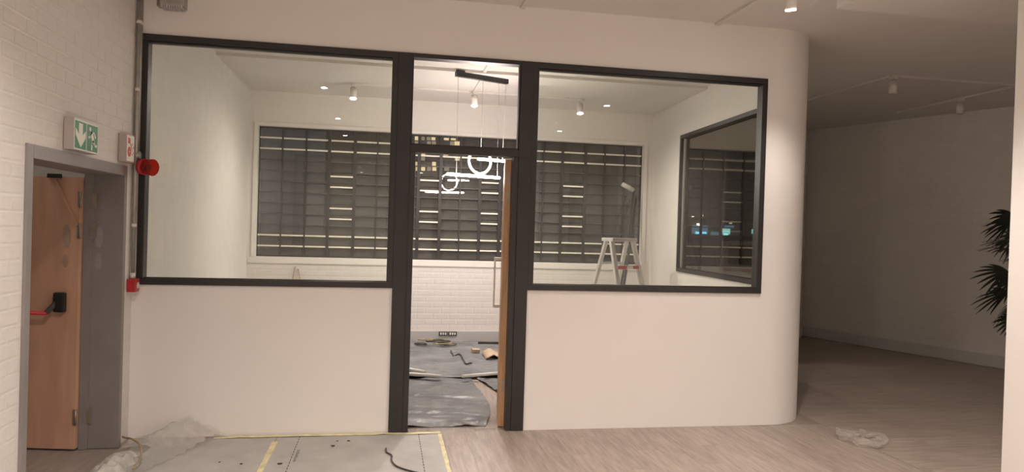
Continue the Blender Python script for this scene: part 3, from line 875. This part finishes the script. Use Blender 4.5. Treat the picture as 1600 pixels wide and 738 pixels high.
def sheet_top(pts):
    """highest point of the far dust sheet under the given plan points"""
    return max(far_sheet(x, y) for x, y in pts) + 0.001


tabA = [(0.10, 2.73), (0.45, 2.82), (0.81, 2.875), (1.35, 2.865), (2.05, 2.83)]
sheet('dust_sheet', [(0.13 + 1.845 * j / 70, 1.25, interp(tabA, 0.13 + 1.845 * j / 70)) for j in range(71)], 90,
      lambda x, y, u, v: 0.004 + wrinkle(x, y) * (0.6 + 0.4 * min(1, (1 - u) * 8)), 'dustsheet', 'grey plastic dust sheet laid just inside the doorway', 'dust sheet')
sheet('dust_sheet', [(1.98 + 2.42 * j / 80, 1.25, 4.02) for j in range(81)], 100,
      lambda x, y, u, v: far_sheet(x, y),
      'dustsheet', 'grey plastic dust sheet spread below the steel window', 'dust sheet')
tabB = [(0.40, 3.28), (1.23, 3.05), (2.06, 2.885)]
sheet('dust_sheet', [(0.40 + 1.575 * j / 60, interp(tabB, 0.40 + 1.575 * j / 60), 4.02) for j in range(61)], 70,
      lambda x, y, u, v: 0.006 + wrinkle(x, y + 7), 'dustsheet', 'grey plastic dust sheet behind the oak door under the ladder side', 'dust sheet')

# white battens on the sheets
for (a_, b_, l_) in (((612, 583.5), (690, 590), 'white round batten lying near the left door post, the longer of two'), ((612, 575), (664, 585), 'short white round batten lying near the left door post'),
                     ((722, 591), (800, 584), 'white round batten lying on the dust sheet towards the oak door')):
    p, q = hit(*a_, 2, 0.05), hit(*b_, 2, 0.05)
    p.z = q.z = sheet_top([p.lerp(q, n / 30).xy for n in range(31)]) + 0.018
    tag(cyl('white_batten', p, q, 0.018, 'batten', seg=14, bev=0.004), l_, 'batten')
p = hit(743, 549, 2, 0.05)
zo = sheet_top([(p.x - .05 + .02 * a, p.y - .06 + .02 * b) for a in range(6) for b in range(7)])
tag(box('wood_offcut', p.x - .05, p.x + .05, p.y - .06, p.y + .06, zo, zo + 0.04, 'card', None, 0.004), 'small wood offcut lying on the far dust sheet', 'offcut')
p = hit(776, 560, 2, 0.03)
crd = bmesh.new()
zk = sheet_top([(p.x - .16 + .05 * a, p.y - .16 + .07 * b) for a in range(9) for b in range(7)]) + 0.006
g = [[crd.verts.new((p.x - .16 + .4 * a / 8, p.y - .16 + .42 * b / 6, zk + 0.05 * math.sin(a * 0.8) ** 2 + .012 * b / 6)) for a in range(9)] for b in range(7)]
for j in range(6):
    for k in range(8): crd.faces.new((g[j][k], g[j][k + 1], g[j + 1][k + 1], g[j + 1][k]))
o = mesh_obj('cardboard_piece', crd, 'card', None, True); md = o.modifiers.new('s', 'SOLIDIFY'); md.thickness = 0.006
tag(o, 'buckled brown cardboard lying beside the oak door', 'cardboard')
ORD = ('bottom coil of the heap', 'second coil up in the heap', 'third coil up in the heap', 'fourth coil up in the heap', 'fifth coil up in the heap', 'topmost coil of the heap')
for k in range(6):
    cx_, cy_ = hit(658 + 8.5 * ((k * 5) % 6), 538 + random.uniform(-2, 2), 2, 0.05).xy
    r1, r2 = random.uniform(.09, .20), random.uniform(.06, .11); ph = random.uniform(0, 6)
    pts = []
    for j in range(26):
        a_ = ph + j * 0.36; q = 1 - 0.018 * j
        pts.append((cx_ + r1 * q * math.cos(a_) * (1 + .05 * math.sin(j)), min(cy_ + r2 * q * math.sin(a_), YB - 0.06), 0))
    if k == 0: zc = sheet_top([t_[:2] for t_ in pts]) + 0.0075
    pts = [(x, y, zc + 0.0165 * k) for x, y, _ in pts]
    nm = ('dark', 'olive', 'tan')[k % 3]
    tag(tube('cable', spline(pts, 3), 0.0075, ('cable', 'cable_green', 'cable_tan')[k % 3], None, 6), nm + ' cable under the socket outlets, ' + ORD[k], 'cable', 'cables heaped under the sockets')
ctl = [hit(px, py, 2, 0.085) for px, py in ((705, 543), (706, 546), (712, 553), (722, 557), (728, 563), (737, 562))]
ctl = [V((c_.x, c_.y, far_sheet(c_.x, c_.y) + 0.010)) for c_ in spline(ctl, 6)]
tag(tube('cable', ctl, 0.009, 'cable', None, 6), 'dark cable trailing from the heap across the dust sheet', 'cable')
o = tag(bar('trim_strip', hit(747, 536, 2, 0.06), hit(800, 536.5, 2, 0.06), 0.03, 'cable', None, 0.03), 'dark strip lying along the grey trunking', 'strip')

# protection boards in the hall
TK = 0.004
for (x0, x1, l_, dl) in ((0.10, 1.085, 'grey floor protection board under the clear plastic sheet', None), (1.09, 2.335, 'grey floor protection board with dashed printed lines before the doorway', (1.255, 2.17))):
    b_ = thing('protection_board', l_, 'board', ((x0 + x1) / 2, -1.2, 0))
    adopt(box('board', x0, x1, -2.4, -0.055, 0.0005, TK, 'board'), b_)
    if dl:
        for xx in dl:
            bm = bmesh.new()
            y = -2.38
            while y < -0.09:
                B(bm, xx - .003, xx + .003, y, y + .04, TK, TK + .0004); y += .06
            o = adopt(mesh_obj('printed_line', bm, 'print'), b_); o['kind'] = 'stuff'
        bm = bmesh.new()
        for q in range(16):
            yq = -0.66 + q * 0.017
            B(bm, 1.275, 1.275 + random.uniform(.012, .022), yq, yq + .006, TK, TK + .0004)
            if q % 2: B(bm, 1.275 + .02 * (q % 3) / 2, 1.279 + .02 * (q % 3) / 2, yq, yq + .013, TK, TK + .0004)
        o = adopt(mesh_obj('printed_lettering', bm, 'print'), b_); o['kind'] = 'stuff'


def strip(pts, wdt, label):
    bm = bmesh.new(); L1 = []
    for k, (x, y, z) in enumerate(pts):
        a_, c_ = V(pts[max(k - 1, 0)]), V(pts[min(k + 1, len(pts) - 1)]); d = (c_ - a_); d.z = 0; d.normalize(); n = V((-d.y, d.x, 0)) * (wdt / 2 * random.uniform(.85, 1.15))
        L1.append((bm.verts.new(V((x, y, z)) + n), bm.verts.new(V((x, y, z)) - n)))
    for (a_, b_), (c_, d_) in zip(L1, L1[1:]): bm.faces.new((a_, b_, d_, c_))
    o = mesh_obj('tape_strip', bm, 'tape'); md = o.modifiers.new('s', 'SOLIDIFY'); md.thickness = 0.0006; md.offset = 1
    return tag(o, label, 'tape')


strip([(1.087, -2.38 + k * .11, TK + .0012) for k in range(21)], 0.042, 'yellow tape over the joint between the protection boards')
strip([(2.335 + random.uniform(-.003, .003), -2.38 + k * .11, TK + .0012) for k in range(22)], 0.03, 'pale tape along the free edge of the protection board')
strip([(0.62 + k * .075, -0.045 + random.uniform(-.008, .01), TK + .0016 + random.uniform(0, .006)) for k in range(24)], 0.05, 'yellow tape along the foot of the partition')
tp = tube('cable', spline([hit(px, py, 2, 0.012) for px, py in ((603, 701), (604, 707), (612, 712), (612, 720), (620, 729), (640, 736), (668, 742))], 8), 0.006, 'cable', None, 8)
tag(tp, 'dark cable lying on the printed protection board', 'cable')
for k, (px, py) in enumerate(((527, 690), (545, 690), (520, 698), (343, 723), (377, 726), (437, 726))):
    p = hit(px, py, 2, TK); s_ = 0.006 + 0.003 * (k % 3)
    bm = bmesh.new(); bmesh.ops.create_icosphere(bm, subdivisions=1, radius=1)
    for v_ in bm.verts: v_.co = V((v_.co.x * s_ * 1.6, v_.co.y * s_ * 1.2, v_.co.z * s_ * .5)) * random.uniform(.75, 1.2) + V((p.x, p.y, TK + s_ * .45))
    tag(mesh_obj('rubble_chip', bm, 'cable'), 'small dark chip of rubble on the grey protection boards', 'rubble', 'chips on the protection boards')


# clear plastic sheet heaped at the foot of the wall
def plastic_h(x, y, u, v):
    # sits highest against the partition at x about 0.45
    rdg = 0.125 * max(0, 1 - abs(x - 0.44) / 0.26) * math.exp(-((y + 0.05) / 0.20) ** 2)
    rdg += 0.07 * math.exp(-((x - 0.24) / 0.14) ** 2) * math.exp(-((y + 0.26) / 0.20) ** 2)
    cr = abs(noise.noise(V((x * 6 + y * 3, y * 4.5, 1.7)))) * 0.035 + abs(noise.noise(V((x * 13 + y * 6, y * 9, 4.7)))) * 0.012
    return 0.010 + rdg + cr * (0.45 + min(1, rdg * 14)) + 0.010 * abs(noise.noise(V((x * 24, y * 20 + x * 9, 9.1)))) * min(1, rdg * 20)


o = sheet('plastic_sheet', [(-0.02 - 0.85 * j / 60, (0.06 if j < 22 else min(0.27, 0.06 + 0.035 * (j - 22))) + 0.015 * math.sin(j * .5), 0.68 - 0.36 * (j / 60) + 0.012 * math.sin(j * .9)) for j in range(61)], 60, plastic_h, 'film',
          'crinkled clear plastic sheet heaped against the partition by the exit door', 'plastic sheet')


def crumple_h(x, y, u, v):
    e = math.sin(math.pi * u) * math.sin(math.pi * min(1, v * 1.02))
    return 0.006 + 0.06 * e + 0.09 * e * abs(noise.noise(V((x * 11, y * 9, 7.3)))) + 0.02 * e * noise.noise(V((x * 30, y * 26, 3.3)))


sheet('crumpled_sheet', [(-0.36 - 0.70 * j / 50, 0.04 + 0.02 * math.sin(j * .7), 0.24 + 0.02 * math.sin(j * .45) - .08 * abs(j / 50 - .5)) for j in range(51)], 40, crumple_h, 'crumple',
      'crumpled grey paper sheet beside the exit door frame', 'sheet')
for n_ in ('crumpled_sheet',):
    for f in bpy.data.objects[n_].data.polygons: f.use_smooth = False
ctl = [V((0.06, -0.30, .10)), V((0.10, -0.38, .115)), V((0.17, -0.46, .13)), V((0.25, -0.55, .115)), V((0.30, -0.68, .07)), V((0.29, -0.8, .03))]
tag(tube('cable', spline(ctl, 6), 0.007, 'cable_tan', None, 6), 'tan cable draped over the crumpled grey paper', 'cable')

# clear plastic bag on the planks
bc = V((5.80, -0.52, 0)); bm = bmesh.new(); NR, NS = 60, 14; rg = []
for k in range(NR):
    a_ = 2 * math.pi * k / NR
    wv = 1 + 0.18 * math.sin(3 * a_ + 1) + 0.1 * math.sin(7 * a_)
    ctr = bc + V((0.155 * math.cos(a_) * wv, 0.15 * math.sin(a_) * wv, 0.028))
    rad = V((math.cos(a_), math.sin(a_), 0)); r_ = []
    for q in range(NS):
        b_ = 2 * math.pi * q / NS; nn = 0.6 + 0.9 * abs(noise.noise(V((math.cos(a_) * 3, math.sin(a_) * 3, q * 0.55))))
        pp = ctr + rad * (0.055 * math.cos(b_) * nn) + V((0, 0, 0.034 * math.sin(b_) * nn * (1.3 if a_ > 2 and a_ < 4.5 else 0.9)))
        pp.z = max(pp.z, 0.002); r_.append(bm.verts.new(pp))
    rg.append(r_)
for k in range(NR):
    for q in range(NS): bm.faces.new((rg[k][q], rg[k][(q + 1) % NS], rg[(k + 1) % NR][(q + 1) % NS], rg[(k + 1) % NR][q]))
bmesh.ops.recalc_face_normals(bm, faces=bm.faces)
tag(mesh_obj('plastic_bag', bm, 'bag', None, False), 'crumpled clear plastic bag on the wood floor by the rounded wall end', 'plastic bag')

# ================================================================== PALM
pp = V((8.80, 0.80, 0))
T_ = thing('potted_palm', 'dark lady palm with fan leaves in a pot in the dim bay', 'plant', tuple(pp))
adopt(cyl('pot', pp, pp + V((0, 0, .42)), 0.13, 'pot', r1=0.17, seg=28, bev=0.008), T_)
adopt(cyl('soil', pp + V((0, 0, .40)), pp + V((0, 0, .425)), 0.155, 'soil', seg=24), T_)
rnd = random.Random(3)
stems = []
for k in range(6):
    a_ = k * 1.05; b0 = pp + V((.07 * math.cos(a_), .07 * math.sin(a_), .42)); top = pp + V((.16 * math.cos(a_), .16 * math.sin(a_), 1.25 + .11 * k))
    pts = spline([b0, b0.lerp(top, .5) + V((.01, .01, 0)), top], 6); stems.append((b0, top))
    adopt(tube('stem', pts, 0.012, 'stem', None, 7), T_)


def frond(base, dirv, length, nleaf, spread, droop, sidev=None):
    bm = bmesh.new()
    d = dirv.normalized(); side = d.cross(V((0, 0, 1))).normalized()
    if sidev is not None: side = (sidev - d * sidev.dot(d)).normalized()
    up_ = side.cross(d)
    tip = base + d * length * 0.42
    n = bmesh.ops  # petiole
    bar_bm(bm, base, tip, 0.006, 0.006)
    for q in range(nleaf):
        a_ = (q / (nleaf - 1) - .5) * spread
        ld_ = (d * math.cos(a_) + side * math.sin(a_)).normalized(); sd_ = ld_.cross(up_).normalized()
        ll = length * (0.75 - 0.25 * abs(a_) / spread * 2) * rnd.uniform(.85, 1.1); prevp = None
        for j in range(7):
            t_ = j / 6; ww = 0.016 * math.sin(math.pi * (0.08 + 0.9 * t_)) ** 0.7
            c_ = tip + ld_ * ll * t_ + V((0, 0, -droop * ll * t_ * t_))
            v1, v2, v3 = bm.verts.new(c_ - sd_ * ww), bm.verts.new(c_ + up_ * 0.003), bm.verts.new(c_ + sd_ * ww)
            if prevp: bm.faces.new((prevp[0], v1, v2, prevp[1])); bm.faces.new((prevp[1], v2, v3, prevp[2]))
            prevp = (v1, v2, v3)
    return adopt(mesh_obj('frond', bm, 'leaf'), T_)


left = -_r0
zs = (2.02, 1.90, 1.80, 1.66, 1.38, 1.27, 1.18, 1.06, 0.84)
for k, z in enumerate(zs):
    st = stems[k % 6]; base = pp + V((0, 0, z)) + left * 0.06
    frond(base, left + V((0, 0, rnd.uniform(-.35, .1))) + _f0 * rnd.uniform(-.4, .4), (0.46 if k not in (3, 8) else 0.36) * rnd.uniform(.9, 1.1), 8, 1.7, .3, V((0, 0, 1)) + _f0 * rnd.uniform(-.7, .7))
for k in range(16):
    a_ = k * 2.4; z = 0.95 + 1.05 * ((k * 0.618) % 1)
    frond(pp + V((.06 * math.cos(a_), .06 * math.sin(a_), z)), V((math.cos(a_), math.sin(a_), .35)), rnd.uniform(.34, .48), 8, 2.0, .4)

# ================================================================== OUTSIDE
struct(box('ground', -60, 120, 4.95, 160, -0.6, -0.5, 'asphalt'), 'dark street outside the windows', 'street')
o_ = hit(660, 262, 1, 100.0); a_ = hit(640, 213, 1, 100.0)
bl = thing('apartment_building', 'distant apartment block with a few lit windows beyond the steel window', 'building', (o_.x + 3, 100, -0.5))
adopt(box('wall', o_.x - 14, o_.x + 14, 100.4, 112, -0.5, 24, 'far_wall'), bl)
for px in (652, 661, 670, 678, 697, 708, 715):
    for py in (208, 216, 224, 232, 240, 248, 256, 264):
        c0 = hit(px + random.uniform(-1, 1), py, 1, 100.2)
        lit = random.random()
        if lit < 0.5: continue
        ww = 0.28 if px < 690 else 0.36
        adopt(box('window', c0.x - ww, c0.x + ww, 100.25, 100.42, c0.z - .28, c0.z + .28, 'win_lit' if lit > .72 else 'win_dim'), bl)
bl2 = thing('shop_building', 'dark shop row with teal lit windows beyond the side window', 'building', (28, 40, -0.5))
adopt(box('wall', 14, 44, 40.4, 50, -0.5, 9, 'far_wall'), bl2)
for px, py, ww, hh, mm in ((1095, 359, .55, .30, 'blue'), (1093, 351, .12, .07, 'street'), (1090, 364, .14, .08, 'teal'), (1101, 364, .16, .07, 'teal'), (1136, 362, .26, .2, 'teal'), (1141, 355, .3, .12, 'blue'), (1135, 367, .16, .07, 'teal'), (1143, 349, .08, .05, 'win_lit'), (1180, 362, .16, .16, 'teal'), (1118, 366, .25, .16, 'blue'), (1084, 339, .06, .04, 'street'), (1098, 337, .05, .05, 'street')):
    c0 = hit(px, py, 1, 40.2)
    adopt(box('shop_window', c0.x - ww, c0.x + ww, 40.25, 40.42, c0.z - hh, c0.z + hh, mm), bl2)
